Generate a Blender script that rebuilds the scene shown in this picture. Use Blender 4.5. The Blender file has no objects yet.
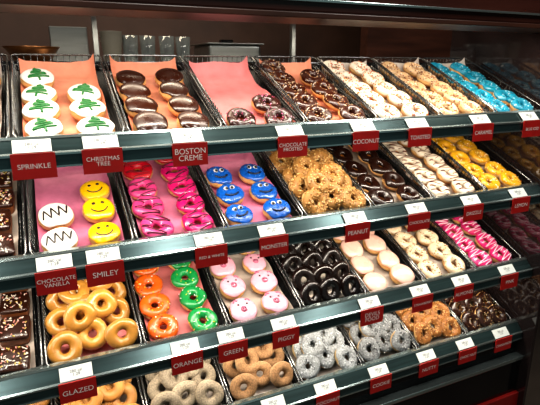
import bpy, math, random
import numpy as np
from mathutils import Matrix, Vector
random.seed(7); np.random.seed(7)
rnd=random.random
def U(a,b): return a+(b-a)*rnd()
H=1.5
T=math.radians(22.7); CT,ST=math.cos(T),math.sin(T)
RZ=[-.151,-.383,-.637,-.868]
PX0=-.063; PITCH=.2065
def lin(h):
    h=h.lstrip('#'); o=[]
    for i in (0,2,4):
        c=int(h[i:i+2],16)/255
        o.append(c/12.92 if c<=.04045 else ((c+.055)/1.055)**2.4)
    return np.array(o)
# ---------------- materials
def newmat(name):
    m=bpy.data.materials.new(name); m.use_nodes=True
    return m,m.node_tree.nodes,m.node_tree.links,m.node_tree.nodes['Principled BSDF']
def mat_attr(name,rough,bump=0,bscale=300,spec=.5,var=.12,vscale=60,coat=0,rvar=.12):
    m,n,l,b=newmat(name)
    a=n.new('ShaderNodeAttribute'); a.attribute_name='Col'
    tc=n.new('ShaderNodeTexCoord')
    nz=n.new('ShaderNodeTexNoise'); nz.inputs['Scale'].default_value=vscale; nz.inputs['Detail'].default_value=4
    l.new(tc.outputs['Object'],nz.inputs['Vector'])
    mr=n.new('ShaderNodeMapRange'); mr.inputs['From Min'].default_value=.3; mr.inputs['From Max'].default_value=.7
    mr.inputs['To Min'].default_value=1-var; mr.inputs['To Max'].default_value=1+var
    l.new(nz.outputs['Fac'],mr.inputs['Value'])
    mx=n.new('ShaderNodeVectorMath'); mx.operation='SCALE'
    l.new(a.outputs['Color'],mx.inputs[0]); l.new(mr.outputs['Result'],mx.inputs['Scale'])
    l.new(mx.outputs['Vector'],b.inputs['Base Color'])
    nr=n.new('ShaderNodeTexNoise'); nr.inputs['Scale'].default_value=25; nr.inputs['Detail'].default_value=3
    l.new(tc.outputs['Object'],nr.inputs['Vector'])
    m2=n.new('ShaderNodeMapRange'); m2.inputs['From Min'].default_value=.35; m2.inputs['From Max'].default_value=.65
    m2.inputs['To Min'].default_value=max(.05,rough-rvar); m2.inputs['To Max'].default_value=rough+rvar
    l.new(nr.outputs['Fac'],m2.inputs['Value']); l.new(m2.outputs['Result'],b.inputs['Roughness'])
    b.inputs['Specular IOR Level'].default_value=spec
    b.inputs['Coat Weight'].default_value=coat; b.inputs['Coat Roughness'].default_value=.12
    if bump:
        n2=n.new('ShaderNodeTexNoise'); n2.inputs['Scale'].default_value=bscale; n2.inputs['Detail'].default_value=3
        l.new(tc.outputs['Object'],n2.inputs['Vector'])
        bp=n.new('ShaderNodeBump'); bp.inputs['Strength'].default_value=bump; bp.inputs['Distance'].default_value=.002
        l.new(n2.outputs['Fac'],bp.inputs['Height']); l.new(bp.outputs['Normal'],b.inputs['Normal'])
    return m
DOUGH=mat_attr('dough',.5,.25,250,.4,.22,50)
ICING=mat_attr('icing',.28,.2,110,.5,.07,40,coat=.25)
SUGAR=mat_attr('sugar_coating',.75,.9,500,.3,.4,260)
BITS=mat_attr('sprinkles_and_piping',.35,0,1,.5,.05)
GLAZE=mat_attr('glazed_dough',.25,.25,120,.5,.25,45,coat=.35)
DM=[DOUGH,ICING,SUGAR,BITS,GLAZE]
def simple(name,col,rough=.5,metal=0,noise=.1,scale=20,spec=.5,bump=0,stretch=None,emit=0):
    m,n,l,b=newmat(name)
    c=lin(col) if isinstance(col,str) else np.array(col)
    tc=n.new('ShaderNodeTexCoord'); mp=n.new('ShaderNodeMapping')
    if stretch: mp.inputs['Scale'].default_value=stretch
    nz=n.new('ShaderNodeTexNoise'); nz.inputs['Scale'].default_value=scale; nz.inputs['Detail'].default_value=5
    l.new(tc.outputs['Object'],mp.inputs['Vector']); l.new(mp.outputs['Vector'],nz.inputs['Vector'])
    cr=n.new('ShaderNodeValToRGB')
    cr.color_ramp.elements[0].position=.3; cr.color_ramp.elements[1].position=.7
    cr.color_ramp.elements[0].color=(*[max(0,x*(1-noise)) for x in c],1)
    cr.color_ramp.elements[1].color=(*[min(1,x*(1+noise)) for x in c],1)
    l.new(nz.outputs['Fac'],cr.inputs['Fac']); l.new(cr.outputs['Color'],b.inputs['Base Color'])
    b.inputs['Roughness'].default_value=rough; b.inputs['Metallic'].default_value=metal
    b.inputs['Specular IOR Level'].default_value=spec
    if bump:
        bp=n.new('ShaderNodeBump'); bp.inputs['Strength'].default_value=bump; bp.inputs['Distance'].default_value=.004
        l.new(nz.outputs['Fac'],bp.inputs['Height']); l.new(bp.outputs['Normal'],b.inputs['Normal'])
    if emit:
        b.inputs['Emission Color'].default_value=(*c,1); b.inputs['Emission Strength'].default_value=emit
    return m
M_RAIL=simple('rail_slate_metal','#37494a',.2,.6,.25,30,stretch=(.2,4,4))
M_RAILT=simple('rail_bright_trim','#b2c0be',.18,.9,.1,30,stretch=(.2,4,4))
M_SHELF=simple('shelf_dark_metal','#151618',.45,.5)
M_WIRE=simple('basket_wire','#747575',.22,.9,.1)
M_BLACK=simple('black_gloss','#0a0a0c',.12,0,.2)
M_MAROON=simple('maroon_panel','#3c1f19',.22,.1,.3,8,stretch=(.3,3,3))
M_RED=simple('tag_red','#a81c18',.4,0,.12,30)
M_WHITE=simple('tag_white_card','#d2d6d2',.4,0,.04,30)
M_TXTW=simple('print_white','#e8dcd6',.5,0,.02)
M_TXTD=simple('print_grey','#55555a',.5,0,.02)
M_WOOD=simple('dark_wood','#3c2117',.35,0,.45,6,stretch=(.6,6,6))
M_STEEL=simple('stainless_steel','#8e8f8c',.28,.9,.12,12,stretch=(.3,5,5))
M_BRASS=simple('bronze','#8a5a34',.3,.8,.2,15)
M_CREAM=simple('grey_plastic','#8a8478',.4,0,.06)
M_REDBASE=simple('base_red_panel','#7d1512',.35,0,.2,8)
M_FLOOR=simple('floor_tile','#4a423c',.35,0,.25,3)
M_CEIL=simple('ceiling_plaster','#5a5654',.8,0,.1,6)
M_WALL=simple('back_wall_paint','#3f2b22',.6,0,.35,4)
M_LED=simple('led_diffuser','#fff1dc',.5,0,.01,emit=2)
def paper(name,c): return simple(name,c,.6,0,.14,28,bump=.6)
P_PINK=paper('paper_pink','#d27c7c'); P_PEACH=paper('paper_peach','#d28568'); P_ROSE=paper('paper_rose','#c87292'); P_WHITE=paper('paper_white','#b0a49a')
m,n,l,b=newmat('smoked_glass'); b.inputs['Base Color'].default_value=(.018,.012,.012,1); b.inputs['IOR'].default_value=1.75
nz=n.new('ShaderNodeTexNoise'); nz.inputs['Scale'].default_value=3
mr=n.new('ShaderNodeMapRange'); mr.inputs['To Min'].default_value=.03; mr.inputs['To Max'].default_value=.09
l.new(nz.outputs['Fac'],mr.inputs['Value']); l.new(mr.outputs['Result'],b.inputs['Roughness']); M_GLASS=m
m,n,l,b=newmat('clear_tumbler_glass'); b.inputs['Base Color'].default_value=(.7,.75,.75,1); b.inputs['Roughness'].default_value=.05; b.inputs['Transmission Weight'].default_value=.9
nz=n.new('ShaderNodeTexNoise'); nz.inputs['Scale'].default_value=30; bp=n.new('ShaderNodeBump'); bp.inputs['Strength'].default_value=.1
l.new(nz.outputs['Fac'],bp.inputs['Height']); l.new(bp.outputs['Normal'],b.inputs['Normal']); M_TUMB=m
# ---------------- mesh helpers
class MB:
    def __init__(s): s.V=[];s.F=[];s.M=[];s.C=[];s.n=0
    def add(s,V,F,mat=0,C=(1,1,1)):
        V=np.asarray(V,float); C=np.asarray(C,float)
        if C.ndim==1: C=np.tile(C,(len(V),1))
        n=s.n
        s.V.append(V); s.F.extend([[i+n for i in f] for f in F]); s.M.extend([mat]*len(F)); s.C.append(C); s.n+=len(V)
    def obj(s,name,mats,parent=None,smooth=True):
        me=bpy.data.meshes.new(name); me.from_pydata(np.vstack(s.V).tolist(),[],s.F)
        for m in mats: me.materials.append(m)
        me.polygons.foreach_set('material_index',s.M)
        if smooth: me.polygons.foreach_set('use_smooth',[True]*len(s.F))
        C=np.clip(np.vstack(s.C),0,1); C4=np.hstack([C,np.ones((len(C),1))]).astype(np.float32)
        at=me.color_attributes.new('Col','FLOAT_COLOR','POINT'); at.data.foreach_set('color',C4.ravel())
        me.update()
        o=bpy.data.objects.new(name,me); bpy.context.collection.objects.link(o)
        if parent: o.parent=parent
        return o
def boxVF(x0,x1,y0,y1,z0,z1):
    V=[(x,y,z) for x in(x0,x1) for y in(y0,y1) for z in(z0,z1)]
    F=[(0,1,3,2),(4,6,7,5),(0,4,5,1),(2,3,7,6),(0,2,6,4),(1,5,7,3)]
    return V,F
def empty(name):
    o=bpy.data.objects.new(name,None); bpy.context.collection.objects.link(o); o.empty_display_size=.1; return o
def boxobj(name,b,mat,parent=None,bevel=0):
    mb=MB(); mb.add(*boxVF(*b)); o=mb.obj(name,[mat],parent,False)
    if bevel:
        md=o.modifiers.new('bevel','BEVEL'); md.width=bevel; md.segments=2
    return o
def extrude_x(name,prof,x0,x1,mat,parent):
    n=len(prof); V=[(x0,y,z) for y,z in prof]+[(x1,y,z) for y,z in prof]
    F=[(i,(i+1)%n,(i+1)%n+n,i+n) for i in range(n)]+[tuple(range(n-1,-1,-1)),tuple(range(n,2*n))]
    mb=MB(); mb.add(V,F); return mb.obj(name,[mat],parent,False)
def gridF(N,M,closeN=True,closeM=False):
    F=[]
    for i in range(N if closeN else N-1):
        for j in range(M if closeM else M-1):
            a=i*M+j; b=((i+1)%N)*M+j; c=((i+1)%N)*M+(j+1)%M; d=i*M+(j+1)%M
            F.append((a,b,c,d))
    return F
def tube(pts,r,sides=5,cap=True):
    pts=np.asarray(pts,float); n=len(pts)
    V=[]
    for i in range(n):
        t=pts[min(i+1,n-1)]-pts[max(i-1,0)]; t/=np.linalg.norm(t)+1e-9
        up=np.array([0,0,1.]) if abs(t[2])<.9 else np.array([1.,0,0])
        a=np.cross(t,up); a/=np.linalg.norm(a); b2=np.cross(a,t)
        for k in range(sides):
            an=2*math.pi*k/sides; V.append(pts[i]+r*(a*math.cos(an)+b2*math.sin(an)))
    F=gridF(n,sides,False,True)
    if cap: F+= [tuple(range(sides)),tuple(range((n-1)*sides,n*sides))[::-1]]
    return np.array(V),F
def sphere(c,r,sz=1,N=10,M=7):
    V=[]
    for i in range(N):
        for j in range(M):
            t=2*math.pi*i/N; p=math.pi*j/(M-1)
            V.append((c[0]+r*math.sin(p)*math.cos(t),c[1]+r*math.sin(p)*math.sin(t),c[2]+r*sz*math.cos(p)))
    return np.array(V),gridF(N,M)
# ---------------- donuts (local: z up, centred)
def mix(a,b,t): return a*(1-t)+b*t
def ring_base(R,r,col,pale,mat,bump=0,N=28,Mm=14):
    ph=[U(0,6.28) for _ in range(4)]
    V=[];C=[]
    c1=lin(col);c2=lin(pale);tint=U(.78,1.12)
    for i in range(N):
        t=2*math.pi*i/N
        w=1+.04*math.sin(2*t+ph[0])+.03*math.sin(3*t+ph[1])
        for j in range(Mm):
            p=2*math.pi*j/Mm
            rr=r*w*(1+(bump*U(-1,1)))
            rho=R*w+rr*math.cos(p); 
            V.append((rho*math.cos(t),rho*math.sin(t),.92*rr*math.sin(p)))
            pp=(p+math.pi)%(2*math.pi)-math.pi
            C.append(mix(c1,c2,.75*math.exp(-(pp/.35)**2))*tint)
    return (np.array(V),gridF(N,Mm,True,True),mat,np.array(C)),ph
def ring_ice(R,r,col,ph,mat=1,off=.0018,N=28,low=-.1,bump=0):
    V=[];c=lin(col)*U(.86,1.08);Mm=11
    for i in range(N):
        t=2*math.pi*i/N
        w=1+.04*math.sin(2*t+ph[0])+.03*math.sin(3*t+ph[1])
        p0=low+.2+.2*math.sin(4*t+ph[2])+.1*math.sin(7*t+ph[3]); p1=math.pi+.1
        for j in range(Mm):
            f=j/(Mm-1); p=p0+(p1-p0)*f
            o=off*min(1,math.sin(math.pi*min(max(f,0),1))*3) if 0<f<1 else -.001
            rr=r*w+o+(bump*U(-1,1) if 0<f<1 else 0)
            rho=R*w+rr*math.cos(p)
            V.append((rho*math.cos(t),rho*math.sin(t),.92*rr*math.sin(p)))
    return (np.array(V),gridF(N,Mm),mat,np.tile(c,(len(V),1)))
def zring(R,r,off=.0018):
    def f(x,y):
        rho=math.hypot(x,y); d=abs(rho-R)
        return None if d>r*.9 else .92*math.sqrt((r+off)**2-d*d)
    return f
E=.75
def rprof(a,h,p):
    c=max(math.cos(p),0); s=math.sin(p)
    return a*c**E, h*(abs(s)**E)*(1 if s>=0 else -1)
def round_base(a,h,col,pale,mat=0):
    N,Mm=28,13; V=[];C=[];ph=[U(0,6.28) for _ in range(4)];c1=lin(col);c2=lin(pale);tint=U(.85,1.08)
    for i in range(N):
        t=2*math.pi*i/N; w=1+.02*math.sin(2*t+ph[0])+.015*math.sin(3*t+ph[1])
        for j in range(Mm):
            p=-math.pi/2+math.pi*j/(Mm-1); rr,z=rprof(a,h,p)
            V.append((rr*w*math.cos(t)+1e-5*math.cos(t),rr*w*math.sin(t)+1e-5*math.sin(t),z))
            C.append(mix(c1,c2,.8*math.exp(-((p)/.3)**2))*tint)
    return (np.array(V),gridF(N,Mm),mat,np.array(C)),ph
def round_ice(a,h,col,ph,off=.0018,mat=1,bump=0):
    N,Mm=28,10; V=[];c=lin(col)*U(.92,1.05)
    for i in range(N):
        t=2*math.pi*i/N; w=1+.02*math.sin(2*t+ph[0])+.015*math.sin(3*t+ph[1])
        p0=.26+.12*math.sin(4*t+ph[2])+.06*math.sin(7*t+ph[3])
        for j in range(Mm):
            f=j/(Mm-1); p=p0+(math.pi/2-p0)*f; rr,z=rprof(a,h,p)
            o=-.001 if j==0 else off
            if bump and j<Mm-1: o+=bump*U(-1,1)
            V.append(((rr*w+o*math.cos(p)+1e-5)*math.cos(t),(rr*w+o*math.cos(p)+1e-5)*math.sin(t),z+o*math.sin(p)))
    return (np.array(V),gridF(N,Mm),mat,np.tile(c,(len(V),1)))
def zround(a,h,off=.0018):
    def f(x,y):
        q=math.hypot(x,y)/a
        if q>.93: return None
        c=q**(1/E); return h*(1-c*c)**(E/2)+off*.8
    return f
def drape(poly,zf,r,col,sub=5):
    out=[];cur=[]
    for k in range(len(poly)-1):
        for s in range(sub):
            t=s/sub; x=poly[k][0]*(1-t)+poly[k+1][0]*t; y=poly[k][1]*(1-t)+poly[k+1][1]*t
            z=zf(x,y)
            if z is None:
                if len(cur)>1: out.append(cur)
                cur=[]
            else: cur.append((x,y,z+r*.3))
    x,y=poly[-1]; z=zf(x,y)
    if z is not None: cur.append((x,y,z+r*.3))
    if len(cur)>1: out.append(cur)
    P=[]
    for c in out:
        V,F=tube(c,r,6); P.append((V,F,3,np.tile(lin(col),(len(V),1))))
    return P
BF=[(0,1,3,2),(4,6,7,5),(0,4,5,1),(2,3,7,6),(0,2,6,4),(1,5,7,3)]
def bits_ring(R,r,n,cols,L=.0055,w=.0009,pmin=.35,pmax=2.8):
    VV=[];FF=[];CC=[];k=0
    for _ in range(n):
        t=U(0,6.28);p=U(pmin,pmax);rr=r+.0022
        c=np.array([(R+rr*math.cos(p))*math.cos(t),(R+rr*math.cos(p))*math.sin(t),.92*rr*math.sin(p)])
        nn=np.array([math.cos(p)*math.cos(t),math.cos(p)*math.sin(t),math.sin(p)])
        q=np.random.randn(3); d=np.cross(nn,q); d/=np.linalg.norm(d)+1e-9; e=np.cross(nn,d)
        l2=L*U(.6,1.1)/2; ww=w*U(.8,1.3)
        VV+=[c+d*sx*l2+e*sy*ww+nn*sz*ww for sx in(-1,1) for sy in(-1,1) for sz in(-1,1)]
        FF+=[[i+k for i in f] for f in BF]
        CC+= [lin(random.choice(cols))]*8; k+=8
    return [(np.array(VV),FF,3,np.array(CC))]
def bits_round(a,h,n,cols,L=.0055,w=.0009):
    VV=[];FF=[];CC=[];k=0; zf=zround(a,h)
    for _ in range(n):
        q=a*.9*math.sqrt(rnd());t=U(0,6.28);x,y=q*math.cos(t),q*math.sin(t);z=zf(x,y)
        if z is None: continue
        an=U(0,3.14);d=np.array([math.cos(an),math.sin(an),U(-.2,.2)]);e=np.array([-math.sin(an),math.cos(an),0]);nn=np.array([0,0,1.]);c=np.array([x,y,z+w*.5]);l2=L*U(.6,1.1)/2
        VV+=[c+d*sx*l2+e*sy*w+nn*sz*w for sx in(-1,1) for sy in(-1,1) for sz in(-1,1)]
        FF+=[[i+k for i in f] for f in BF]
        CC+=[lin(random.choice(cols))]*8;k+=8
    return [(np.array(VV),FF,3,np.array(CC))]
R0,r0=.0258,.0154; A0,H0=.041,.0175
TAN='#b87430';PALE='#e6c084'
def ringD(ice=None,dough=TAN,pale=PALE,spr=None,nspr=30,L=.0055,w=.0009,driz=None,mat=0,bump=0,imat=1,drn=6,drw=.0013,ibump=0,R=R0,r=r0):
    b,ph=ring_base(R,r,dough,pale,mat,bump); P=[b]
    if ice: P.append(ring_ice(R,r,ice,ph,imat,bump=ibump))
    if driz:
        pts=[];n=drn
        for k in range(n+1):
            y=-.036+.072*k/n; s=1 if k%2 else -1
            pts+= [(s*.04,y)]
        P+=drape(pts,zring(R,r),drw,driz,14)
    if spr: P+=bits_ring(R,r,nspr,spr,L,w)
    return P
def roundD(ice,dough=TAN,pale=PALE,driz=None,spr=None,nspr=30,ibump=0,mat=1,drn=8,drw=.0012,L=.0055,w=.0009):
    b,ph=round_base(A0,H0,dough,pale); P=[b,round_ice(A0,H0,ice,ph,mat=mat,bump=ibump)]
    if driz:
        pts=[]
        for k in range(drn+1):
            y=-.034+.068*k/drn; hw=math.sqrt(max(.0375**2-y*y,0)); pts.append(((1 if k%2 else -1)*hw,y))
        P+=drape(pts,zround(A0,H0),drw,driz,8)
    if spr: P+=bits_round(A0,H0,nspr,spr,L,w)
    return P
ZF=zround(A0,H0)
def k_tree():
    P=roundD('#eeece6')
    pts=[(0,.027)]
    ys=[.020,.012,.004,-.004,-.012]
    for i,y in enumerate(ys):
        w=.006+.0048*i; s=1 if i%2 else -1
        pts+=[(s*w,y),(-s*w,y-.002)]
    P+=drape(pts,ZF,.0028,'#176b2c',4); P+=drape([(0,-.015),(0,-.028)],ZF,.0028,'#176b2c',3)
    P+=bits_round(A0*.6,H0*1.02,5,['#d02525','#e8d040'],.003,.0012)
    return P
def k_zigzag():
    P=roundD('#ece8e2'); pts=[]
    for k in range(8):
        pts+=[(-.031+.0088*k,(.017 if k%2 else -.017)*math.sqrt(max(1-((-.031+.0088*k)/.042)**2,.2)))]
    return P+drape(pts,ZF,.0021,'#231a18',6)
def k_smiley():
    P=roundD('#eeb80e')
    for s in(-1,1):
        V,F=sphere((s*.011,.010,ZF(s*.011,.010)),.0050,.5); P.append((V,F,3,np.tile(lin('#171310'),(len(V),1))))
    P+=drape([(.022*math.cos(a),.022*math.sin(a)+.002) for a in np.linspace(math.pi*1.12,math.pi*1.88,9)],ZF,.0019,'#171310',3)
    return P
def k_monster():
    P=roundD('#1257b0',ibump=.0012,spr=['#1560ba','#2a78cc','#0f4894'],nspr=60,L=.004,w=.0012)
    for s in(-1,1):
        V,F=sphere((s*.0095,.012,ZF(.009,.012)+.001),.0076,.6); P.append((V,F,1,np.tile(lin('#e0deda'),(len(V),1))))
        V,F=sphere((s*.0095+U(-.002,.002),.009,ZF(.009,.012)+.0042),.0047,.6); P.append((V,F,3,np.tile(lin('#100d0d'),(len(V),1))))
    P+=drape([(-.02,-.010),(-.01,-.017),(0,-.019),(.01,-.017),(.02,-.010)],ZF,.0032,'#0b1630',4)
    return P
def k_pig():
    P=roundD('#e6a8b8')
    V,F=sphere((0,-.004,ZF(0,0)+.001),.010,.5); P.append((V,F,1,np.tile(lin('#bd6a84'),(len(V),1))))
    for s in(-1,1):
        V,F=sphere((s*.0038,-.004,ZF(0,0)+.0056),.0020,.5); P.append((V,F,3,np.tile(lin('#3a1414'),(len(V),1))))
        V,F=sphere((s*.013,.012,ZF(.013,.012)+.0005),.0034,.6); P.append((V,F,3,np.tile(lin('#1c0e0e'),(len(V),1))))
        P+=drape([(s*.012,.026),(s*.02,.032),(s*.025,.022)],ZF,.0028,'#bd6a84',4)
    return P
NUT=['#c2975a','#a87a40','#d6b47a','#8e6430']
K={
 'tree':k_tree,'zigzag':k_zigzag,'smiley':k_smiley,'monster':k_monster,'pig':k_pig,
 'choc_round':lambda:roundD('#38190e'),
 'white_round':lambda:roundD('#e6ded2'),
 'choc_pink':lambda:ringD('#34140e',spr=['#d85a90','#e5b5c8','#a8305c','#c8a0a8'],nspr=36,w=.0008),
 'choc_white':lambda:ringD('#3e1a0e',spr=['#d8b890','#b87a40','#e8d0b0'],nspr=32,L=.0045,w=.0008),
 'white_orange':lambda:ringD('#e2d4c0',spr=['#d8702a','#e09038','#b8401e','#6a3014'],nspr=54,L=.005,w=.0011),
 'caramel_white':lambda:ringD('#d0aa80',spr=['#7a3a1a','#5a2812','#e8dcc8','#a86030'],nspr=60,L=.005,w=.0011),
 'turq':lambda:ringD('#0b86a2',spr=['#c8eef4','#58c8dc','#06546c'],nspr=34),
 'red_stripe':lambda:ringD('#bd1428',driz='#6a0a18'),
 'pink_stripe':lambda:ringD('#d2407e',driz='#5c1430',drw=.0018),
 'hot_pink':lambda:ringD('#c61a66',driz='#4c0c24',drn=5,drw=.0018),
 'crunch':lambda:ringD('#a0723c',dough='#986834',spr=NUT,nspr=130,L=.0045,w=.0016,ibump=.0014,imat=0,r=.0165),
 'choc_ring':lambda:ringD('#241009',dough='#a8682c'),
 'stripe_choc':lambda:ringD('#dccbb6',driz='#5a2a18',drn=7),
 'yellow_spr':lambda:ringD('#dca01e',spr=['#fff8e0','#ffe890','#c87018'],nspr=34),
 'glazed':lambda:ringD(dough='#bb8238',pale='#ebca8a',mat=4),
 'orange_spr':lambda:ringD('#d85c18',spr=['#ffffff','#7a2008','#ffc030'],nspr=24),
 'green_spr':lambda:ringD('#178a44',spr=['#ffffff','#084a20','#e0d030'],nspr=24),
 'black_ring':lambda:ringD(dough='#150c0a',pale='#241511',mat=4),
 'pale_pink':lambda:roundD('#e2b2a2'),
 'white_nut':lambda:ringD('#d8c0a0',spr=['#a8703a','#5e3418','#f0e4d0'],nspr=54,L=.0045,w=.0012),
 'pink_white':lambda:ringD('#cc266a',driz='#f0d2dc',drn=8,drw=.0016),
 'plain':lambda:ringD(dough='#a4723a',pale='#cda468',mat=0,bump=.012),
 'sugar':lambda:ringD(dough='#8b7e6c',pale='#b4a48c',mat=2,bump=.03),
 'sugar_tan':lambda:ringD(dough='#94704e',pale='#b89a76',mat=2,bump=.03),
 'coconut':lambda:ringD('#8d9092',dough='#7a6c5c',spr=['#c8ccd0','#a8acb0','#6c7074','#4a4c50'],nspr=110,L=.0055,w=.0009,imat=2),
 'cookie':lambda:ringD('#7c7e80',dough='#7a6a58',spr=['#1a1a1c','#3a3a3c','#b8babc','#5a5c5e'],nspr=110,L=.004,w=.0011,imat=2),
 'nutty':lambda:ringD('#8f5c2c',dough='#8a5426',spr=['#cca870','#b0804a','#6a3c1a'],nspr=110,L=.004,w=.0014,imat=0),
 'choc_nut':lambda:ringD('#2a130b',dough='#8a5426',spr=['#c8ac80','#8a6a40','#4a2c18'],nspr=50,L=.0035,w=.001),
 'cinnamon':lambda:ringD(dough='#8c5426',pale='#b88c50',mat=4),
}
def k_brownie():
    P=[];s=.034
    N=32
    def sq(a,e=.25):
        c,s_=math.cos(a),math.sin(a); return (abs(c)**e*(1 if c>=0 else -1),abs(s_)**e*(1 if s_>=0 else -1))
    prof=[(.94,-.016),(1,-.012),(1,.006),(.98,.013)]
    VV=[]
    for i in range(N):
        x,y=sq(2*math.pi*(i+.5)/N)
        for k,z in prof: VV.append((x*s*k,y*s*k,z))
    FF=gridF(N,4); FF.append([i*4 for i in range(N)][::-1])
    P.append((np.array(VV),FF,0,np.tile(lin('#7a4420'),(len(VV),1))))
    VV=[]
    prof=[(1.01,.009),(1.01,.014),(.93,.0175),(.5,.0182),(.001,.0182)]
    for i in range(N):
        x,y=sq(2*math.pi*(i+.5)/N)
        for k,z in prof: VV.append((x*s*k,y*s*k,z))
    P.append((np.array(VV),gridF(N,5),1,np.tile(lin('#30170e'),(len(VV),1))))
    VV=[];FF=[];CC=[];k=0
    for _ in range(44):
        c=np.array([U(-s,s)*.85,U(-s,s)*.85,.0187]);an=U(0,3.14);d=np.array([math.cos(an),math.sin(an),0]);e=np.array([-math.sin(an),math.cos(an),0]);nn=np.array([0,0,1.])
        VV+=[c+d*sx*.0028+e*sy*.0011+nn*sz*.001 for sx in(-1,1) for sy in(-1,1) for sz in(-1,1)]
        FF+=[[i+k for i in f] for f in BF];CC+=[lin(random.choice(['#e8dcd0','#c88a80','#c8b060','#e8e0d8']))]*8;k+=8
    P.append((np.array(VV),FF,3,np.array(CC)))
    return P
K['brownie']=k_brownie
NAMES={'tree':'christmas_tree_donuts','zigzag':'zigzag_iced_donuts','smiley':'smiley_face_donuts','monster':'blue_monster_donuts','pig':'pink_pig_donuts','choc_round':'chocolate_filled_donuts','white_round':'white_iced_donuts','choc_pink':'chocolate_sprinkle_donuts','choc_white':'chocolate_coconut_donuts','white_orange':'orange_sprinkle_donuts','caramel_white':'caramel_sprinkle_donuts','turq':'turquoise_iced_donuts','red_stripe':'red_striped_donuts','pink_stripe':'pink_striped_donuts','hot_pink':'hot_pink_donuts','crunch':'peanut_crunch_donuts','choc_ring':'chocolate_ring_donuts','stripe_choc':'chocolate_drizzle_donuts','yellow_spr':'yellow_sprinkle_donuts','glazed':'glazed_donuts','orange_spr':'orange_ring_donuts','green_spr':'green_ring_donuts','black_ring':'dark_chocolate_donuts','pale_pink':'pale_pink_donuts','white_nut':'almond_iced_donuts','pink_white':'pink_drizzle_donuts','plain':'plain_cake_donuts','sugar':'sugared_donuts','sugar_tan':'cinnamon_sugar_donuts','coconut':'coconut_donuts','cookie':'cookie_crumb_donuts','nutty':'nut_topped_donuts','choc_nut':'chocolate_nut_donuts','cinnamon':'cinnamon_glazed_donuts','brownie':'sprinkled_brownies'}
def place(mb,parts,x,s,nh,tilt,row,x0,spin,roll=0,sc=1):
    Rm=Matrix.Rotation(tilt,3,'X')@Matrix.Rotation(roll,3,'Y')@Matrix.Rotation(spin,3,'Z')
    Rm=np.array(Rm)*sc
    B=np.array([[1,0,0],[0,CT,ST],[0,-ST,CT]]).T
    O=np.array([x0,1.012,RZ[row]-.012+H])
    off=O+B@np.array([x,s,nh])
    Mx=B@Rm
    for V,F,m,C in parts: mb.add(V@Mx.T+off,F,m,C)
DECO={'tree','zigzag','smiley','monster','pig'}
BUILD={}
def column(row,tray,kind,xs,s0,n,sp,tilt=.14,jit=.004,sc=.89,tj=.06,stag=0,lift=0):
    """columns of donuts laid front to back"""
    key=(row,tray,kind)
    mb=BUILD.setdefault(key,MB()); x0=PX0+PITCH*(tray-1)
    for ci,x in enumerate(xs if isinstance(xs,(list,tuple)) else [xs]):
        for k in range(n):
            t=tilt+U(-tj,tj)
            nh=.007+sc*(.041*abs(math.sin(t))+.0165*math.cos(t))+lift
            if kind in DECO: spin=U(-.3,.3)
            elif kind in('pink_stripe','hot_pink','red_stripe','pink_white','stripe_choc'): spin=U(-.5,.5)
            elif kind=='brownie': spin=U(-.12,.12)
            else: spin=U(0,6.28)
            place(mb,K[kind](),x+U(-jit,jit),s0+sp*k+U(-jit,jit)+(stag if ci%2 else 0),nh,t,row,x0,spin,U(-1,1)*tj*1.3,sc*U(.96,1.04))
def pile(row,tray,kind,n0=5,sp=.062,tilt=.55,s0=.045,top=True,xs=(.046,.103,.161),sc=.89):
    column(row,tray,kind,list(xs),s0,n0,sp,tilt,.006,sc,.16,.02)
    if top:
        column(row,tray,kind,[(xs[0]+xs[1])/2,(xs[1]+xs[2])/2],s0+.06,max(1,n0-2),sp*1.15,tilt*.8,.008,sc,.25,.02,lift=.027)
L_,R_=.053,.149
# ---- row 1
column(0,0,'white_round',[L_,R_],.05,4,.075)
column(0,1,'tree',L_,.045,4,.078,.10); column(0,1,'tree',R_,.045,3,.078,.10)
column(0,2,'choc_round',[L_,R_],.045,4,.078,.12)
column(0,3,'choc_pink',L_,.045,1,.07); column(0,3,'choc_pink',R_,.04,2,.076)
column(0,4,'choc_white',L_,.045,5,.072); column(0,4,'choc_white',R_,.045,4,.074)
column(0,5,'white_orange',[L_,R_],.045,5,.071)
column(0,6,'caramel_white',[L_,R_],.045,5,.07)
column(0,7,'turq',[L_,R_],.045,5,.07)
# ---- row 2
column(1,0,'brownie',[L_,R_],.05,4,.078,.08)
column(1,1,'zigzag',L_+.008,.048,2,.080,.08); column(1,1,'smiley',R_-.003,.055,3,.076,.10,sc=.85)
column(1,2,'pink_stripe',L_,.045,3,.076); column(1,2,'red_stripe',L_,.28,2,.07); column(1,2,'hot_pink',R_,.045,4,.072); column(1,2,'red_stripe',R_,.34,1,.07)
column(1,3,'monster',L_,.055,3,.080,.10); column(1,3,'monster',R_,.055,3,.080,.10)
pile(1,4,'crunch',4,.066,.5,top=True)
column(1,5,'choc_ring',[L_,R_],.045,5,.07)
column(1,6,'stripe_choc',[L_,R_],.045,5,.07)
column(1,7,'yellow_spr',[L_,R_],.045,5,.07)
# ---- row 3
column(2,0,'brownie',[L_,R_],.05,4,.078,.08)
pile(2,1,'glazed',4,.070,.6)
column(2,2,'orange_spr',L_,.045,4,.074); column(2,2,'green_spr',R_,.045,4,.074)
column(2,3,'pig',[L_,R_],.05,4,.078,.10)
column(2,4,'black_ring',[.042,.103,.164],.04,6,.056,.85,.004,.86,.1)
column(2,5,'pale_pink',[L_,R_],.045,5,.072)
column(2,6,'white_nut',[L_,R_],.045,5,.07)
column(2,7,'pink_white',[L_,R_],.045,5,.07)
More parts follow.
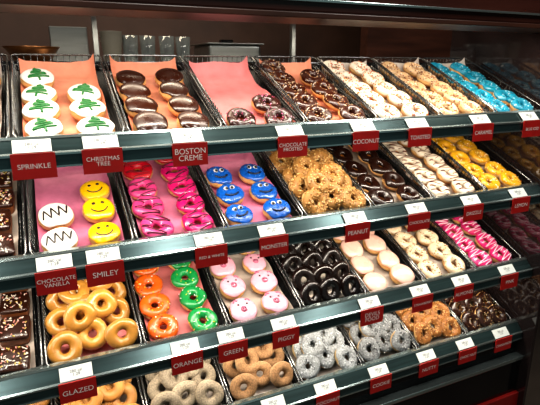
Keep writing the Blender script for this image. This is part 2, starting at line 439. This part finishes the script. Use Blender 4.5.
# ---- row 4
pile(3,0,'plain'); pile(3,1,'plain',5,.06,.65)
pile(3,2,'sugar',5,.06,.75); pile(3,3,'sugar_tan',5,.06,.75)
pile(3,4,'coconut',5,.062,.55)
pile(3,5,'cookie',5,.062,.5)
pile(3,6,'nutty',5,.06,.5,top=False)
column(3,7,'choc_nut',[.045,.103,.162],.045,3,.06,.5,.005); column(3,7,'cinnamon',[.045,.103,.162],.22,3,.058,.5,.005)
for (r,t,k),mb in BUILD.items():
    mb.obj(NAMES[k],DM)
# ---------------- baskets and liners
LIN={(0,1):P_PEACH,(0,2):P_PEACH,(0,3):P_PINK,(0,4):P_PEACH,(1,1):P_ROSE,(1,2):P_ROSE,(1,3):P_ROSE,(2,1):P_PINK,(2,2):P_PINK,(2,3):P_WHITE,(2,4):P_WHITE}
B=np.array([[1,0,0],[0,CT,ST],[0,-ST,CT]]).T
def basket(row,tray):
    x0=PX0+PITCH*(tray-1); O=np.array([x0,1.012,RZ[row]-.012+H])
    mb=MB(); a,b=.004,PITCH-.004; s0,s1=.004,.372; h=.050; fh=.034
    def W(P): return (B@np.asarray(P,float).T).T+O
    def wire(p,r,sd=5):
        V,F=tube(p,r,sd); mb.add(W(V),F)
    c=.012; rim=[]
    for cx,cy,a0 in((b-c,s0+c,-90),(b-c,s1-c,0),(a+c,s1-c,90),(a+c,s0+c,180)):
        for k in range(5):
            an=math.radians(a0+22.5*k); y=cy+c*math.sin(an); rim.append((cx+c*math.cos(an),y,h if y>s0+.03 else fh+(h-fh)*max(0,(y-s0))/.03))
    rim.append(rim[0]); wire(rim,.0022,6)
    wire([(p[0],p[1],h*.5) for p in rim],.0012)
    wire([(a+.012 if p[0]<.1 else b-.012,min(max(p[1],s0+.006),s1-.006),.001) for p in rim[2::5]]+[(b-.012,s0+.006,.001)],.0014)
    n=26
    for k in range(n+1):
        y=s0+.012+(s1-s0-.024)*k/n
        hh=h if y>s0+.03 else fh
        wire([(a,y,hh),(a+.012,y,.001),(b-.012,y,.001),(b,y,hh)],.0011,4)
    for k in range(13):
        x=a+.012+(b-a-.024)*k/12
        wire([(x,s0,fh),(x,s0+.004,.001),(x,s1-.004,.001),(x,s1,h)],.0011,4)
    o=mb.obj('wire_basket',[M_WIRE])
    lm=MB();nx,ns=26,40;V=[];ph=[U(0,6.28) for _ in range(6)]
    for i in range(nx):
        for j in range(ns):
            u=i/(nx-1);v=j/(ns-1); x=.019+(PITCH-.038)*u; s=.012+.352*v
            z=.0058+.0012*math.sin(9*u+5*v+ph[0])+.001*math.sin(17*v-6*u+ph[1])+.0006*U(-1,1)
            e=max(0,.12-u)/.12; e2=max(0,u-.88)/.12; eb=max(0,v-.9)/.1
            z+=.014*e*e*(1+.5*math.sin(11*v+ph[2]))+.014*e2*e2*(1+.5*math.sin(13*v+ph[3]))+.03*eb*eb
            V.append((x,s,z))
    lm.add(W(V),gridF(nx,ns,False)); lm.obj('paper_liner',[LIN.get((row,tray),P_WHITE)],o)
for r in range(4):
    for t in range(0,8): basket(r,t)
# ---------------- display case
case=empty('bakery_display_case')
XL,XR=-.75,1.395
for r,z in enumerate(RZ):
    z+=H
    extrude_x('shelf_rail_%d'%(r+1),[(.970,z-.030),(.970,z-.006),(.998,z+.022),(1.010,z+.022),(1.010,z-.030)],XL,XR,M_RAIL,case)
    extrude_x('rail_trim_%d'%(r+1),[(.9685,z-.0075),(.9685,z-.0035),(.972,z-.0005),(.975,z-.0045)],XL,XR,M_RAILT,case)
    extrude_x('rail_cap_%d'%(r+1),[(.995,z+.0205),(.998,z+.0250),(1.011,z+.0250),(1.011,z+.0215)],XL,XR,M_RAILT,case)
    extrude_x('rail_bottom_trim_%d'%(r+1),[(.9680,z-.031),(.9680,z-.0275),(.971,z-.0275),(.971,z-.031)],XL,XR,M_RAILT,case)
    zb=z-.016
    extrude_x('shelf_plate_%d'%(r+1),[(1.010,zb-.010),(1.010,zb),(1.010+.40*CT,zb+.40*ST),(1.010+.40*CT,zb+.40*ST-.010)],XL,XR,M_SHELF,case)
    boxobj('led_strip_%d'%(r+1),(XL+.02,XR-.02,1.014,1.030,zb-.020,zb-.012),M_LED,case)
boxobj('case_back_panel',(XL,XR,1.392,1.405,.25,1.5-.16),M_BLACK,case)
boxobj('case_back_top_rail',(XL,XR,1.388,1.412,H-.012,H+.012),M_BLACK,case,.003)
boxobj('case_end_glass',(1.397,1.409,.93,1.43,.25,H+.13),M_GLASS,case)
boxobj('case_end_panel_left',(XL-.012,XL,.96,1.43,.25,H+.13),M_BLACK,case)
boxobj('base_top_ledge',(XL,XR,.985,1.40,H-1.0,H-.905),M_BLACK,case)
boxobj('base_chrome_strip',(XL,XR+.02,.955,.985,H-.972,H-.958),M_RAILT,case,.002)
boxobj('base_black_fascia',(XL,XR+.02,.962,.985,H-1.10,H-.973),M_BLACK,case)
boxobj('base_red_fascia',(XL,XR+.02,.950,.985,H-1.19,H-1.10),M_REDBASE,case,.003)
boxobj('base_body',(XL,XR+.02,.99,1.43,.08,H-1.0),M_BLACK,case)
boxobj('base_kick_plate',(XL,XR+.02,1.02,1.40,0,.08),M_SHELF,case)
boxobj('header_beam',(XL,2.4,.96,1.10,H+.11,H+.24),M_MAROON,case,.004)
boxobj('header_lower_trim',(XL,2.4,.955,1.105,H+.098,H+.110),M_WOOD,case,.002)
boxobj('header_highlight_trim',(XL,2.4,.952,.960,H+.130,H+.136),M_RAILT,case,.001)  # trim strip in bright metal, standing in for reflection lines along the header
for i,x in enumerate([.14,.72]):
    boxobj('back_post_%d'%(i+1),(x-.006,x+.006,1.392,1.408,H+.012,H+.235),M_STEEL,case)
boxobj('header_back_beam',(XL,XR,1.38,1.42,H+.20,H+.24),M_MAROON,case)
# ---------------- tags
def text(s,size,mat,parent,loc,rx):
    c=bpy.data.curves.new('tag_text','FONT'); c.body=s; c.size=size; c.align_x='CENTER'; c.align_y='CENTER'; c.space_line=.85
    c.materials.append(mat)
    o=bpy.data.objects.new('tag_lettering',c); bpy.context.collection.objects.link(o)
    o.location=loc; o.rotation_euler=(rx,0,0); o.parent=parent; return o
def tag(row,x,label):
    z=RZ[row]+H; w=.037
    mb=MB()
    mb.add(*boxVF(x-w,x+w,.9635,.9665,z-.048,z-.001))
    mb.add(*boxVF(x-w*.5,x-w*.4,.9660,.9705,z-.02,z-.012)); mb.add(*boxVF(x+w*.4,x+w*.5,.9660,.9705,z-.02,z-.012))
    o=mb.obj('price_tag',[M_RED],None,False)
    n=max(len(q) for q in label.split('\n'))
    text(label,min(.0165,.105/n),M_TXTW,o,(x,.963,z-.025),math.pi/2)
    c=MB(); p0=np.array([.973,z-.001]);p1=np.array([.9935,z+.0195]); nn=np.array([-.72,.69])*.0018
    V=[];ww=w*.88
    for xx in(x-ww,x+ww):
        for q in(p0,p1):
            for k in(0,1): y,zz=q+nn*k-np.array([.002,0]); V.append((xx,y,zz))
    c.add(V,BF)
    c.obj('white_card',[M_WHITE],o,False)
    mid=(p0+p1)/2+nn*1.3-np.array([.002,0])
    text('280 cal\n1.29',.009,M_TXTD,o,(x,mid[0],mid[1]),math.atan2(p1[1]-p0[1],p1[0]-p0[0]))
ROW=[[(-.25,'HOLIDAY'),(-.03,'SPRINKLE'),(.09,'CHRISTMAS\nTREE'),(.262,'BOSTON\nCREME'),(.50,'CHOCOLATE\nFROSTED'),(.70,'COCONUT'),(.868,'TOASTED'),(1.09,'CARAMEL'),(1.285,'BLUE ICED')],
[(-.2,'BROWNIE'),(-.018,'CHOCOLATE\nVANILLA'),(.074,'SMILEY'),(.300,'RED & WHITE'),(.454,'MONSTER'),(.69,'PEANUT'),(.89,'CHOCOLATE'),(1.09,'DRIZZLE'),(1.285,'LEMON')],
[(-.2,'BROWNIE'),(-.004,'GLAZED'),(.233,'ORANGE'),(.346,'GREEN'),(.488,'PIGGY'),(.752,'DEVILS\nFOOD'),(.93,'STRAWBERRY'),(1.09,'ALMOND'),(1.285,'PINK')],
[(0,'PLAIN'),(.23,'SUGARED'),(.46,'OLD\nFASHIONED'),(.62,'COCONUT'),(.80,'COOKIE'),(.98,'NUTTY'),(1.14,'CHOC NUT'),(1.3,'CINNAMON')]]
for r,L in enumerate(ROW):
    for x,lab in L: tag(r,x,lab)
# ---------------- room
boxobj('floor',(-3,4,-2.2,3.2,-.05,0),M_FLOOR)
boxobj('ceiling',(-3,4,-2.2,3.2,2.9,2.95),M_CEIL)
boxobj('wall_back',(-3,4,2.6,2.7,0,2.9),M_WALL)
boxobj('wall_right',(3.4,3.5,-2.2,2.6,0,2.9),M_WALL)
boxobj('wall_left',(-2.1,-2.0,-2.2,2.6,0,2.9),M_WALL)
boxobj('wooden_partition',(1.25,2.9,1.75,1.80,0,2.3),M_WOOD)
wt=empty('steel_worktable')
boxobj('top',(-1.2,1.2,1.95,2.5,H-.02,H+.0),M_STEEL,wt,.004)
boxobj('lower_shelf',(-1.2,1.2,1.95,2.5,.3,.32),M_STEEL,wt)
for i,(x,y) in enumerate([(-1.15,2.0),(1.15,2.0),(-1.15,2.45),(1.15,2.45)]): boxobj('leg_%d'%i,(x-.02,x+.02,y-.02,y+.02,0,H-.02),M_STEEL,wt)
def lathe(name,prof,loc,mat,N=24):
    V=[];n=len(prof)
    for i in range(N):
        t=2*math.pi*i/N
        for rr,z in prof: V.append((loc[0]+rr*math.cos(t),loc[1]+rr*math.sin(t),loc[2]+z))
    mb=MB(); mb.add(V,gridF(N,n)); return mb.obj(name,[mat])
lathe('bronze_bowl',[(0,0),(.05,0),(.09,.06),(.1,.07),(.09,.07),(.0,.02)],(-.02,2.1,H),M_BRASS)
lathe('paper_cup_stack',[(0,0),(.03,0),(.04,.09),(.042,.093),(.041,.11),(.043,.112),(.042,.13),(.044,.132),(0,.132)],(.27,2.1,H),M_CREAM)
for i in range(4):
    lathe('glass_tumbler',[(0,0),(.026,0),(.033,.12),(.031,.12),(.024,.006),(0,.006)],(.345+.075*i,2.12+.02*(i%2),H),M_TUMB,20)
boxobj('steel_backsplash_panel',(.05,.20,2.3,2.31,H,H+.16),M_STEEL,None,.004)
pan=empty('steel_food_pan')
boxobj('body',(.66,.90,2.05,2.3,H,H+.09),M_STEEL,pan,.012); boxobj('rim',(.65,.91,2.04,2.31,H+.09,H+.096),M_STEEL,pan,.002); boxobj('lid_handle',(.75,.81,2.16,2.19,H+.096,H+.115),M_BLACK,pan,.004)
# ---------------- lights
def area(name,loc,rot,sx,sy,p,col=(1,.91,.77)):
    l=bpy.data.lights.new(name,'AREA'); l.shape='RECTANGLE'; l.size=sx;l.size_y=sy;l.energy=p;l.color=col
    o=bpy.data.objects.new(name,l); bpy.context.collection.objects.link(o); o.location=loc;o.rotation_euler=rot;return o
cx=(XL+XR)/2
for r,z in enumerate(RZ[:3]):
    area('under_shelf_light',(cx,1.022,z+H-.038),(math.radians(18),0,0),2.0,.012,4.8)
area('header_light',(cx,1.03,H+.094),(math.radians(8),0,0),2.0,.03,7.5)
for x in(-.6,.6,1.8):
    area('ceiling_light',(x,.1,2.88),(0,0,0),.22,1.2,20,(1,.98,.92))
area('kitchen_light',(.4,2.1,2.88),(0,0,0),1.6,.3,26,(1,.85,.65))
w=bpy.data.worlds.new('world'); bpy.context.scene.world=w; w.use_nodes=True
w.node_tree.nodes['Background'].inputs[0].default_value=(.5,.75,.75,1); w.node_tree.nodes['Background'].inputs[1].default_value=.22
# ---------------- camera
cd=bpy.data.cameras.new('camera'); cd.sensor_width=36; cd.lens=482/540*36; cd.clip_start=.01
co=bpy.data.objects.new('camera',cd); bpy.context.collection.objects.link(co)
co.matrix_world=Matrix(((.9087,.1134,-.4018,0),(-.4175,.2473,-.8743,0),(0,.9622,.2722,H),(0,0,0,1)))
bpy.context.scene.camera=co
vs=bpy.context.scene.view_settings
vs.view_transform='Standard'
try: vs.look='Medium High Contrast'
except Exception as e: print(e)
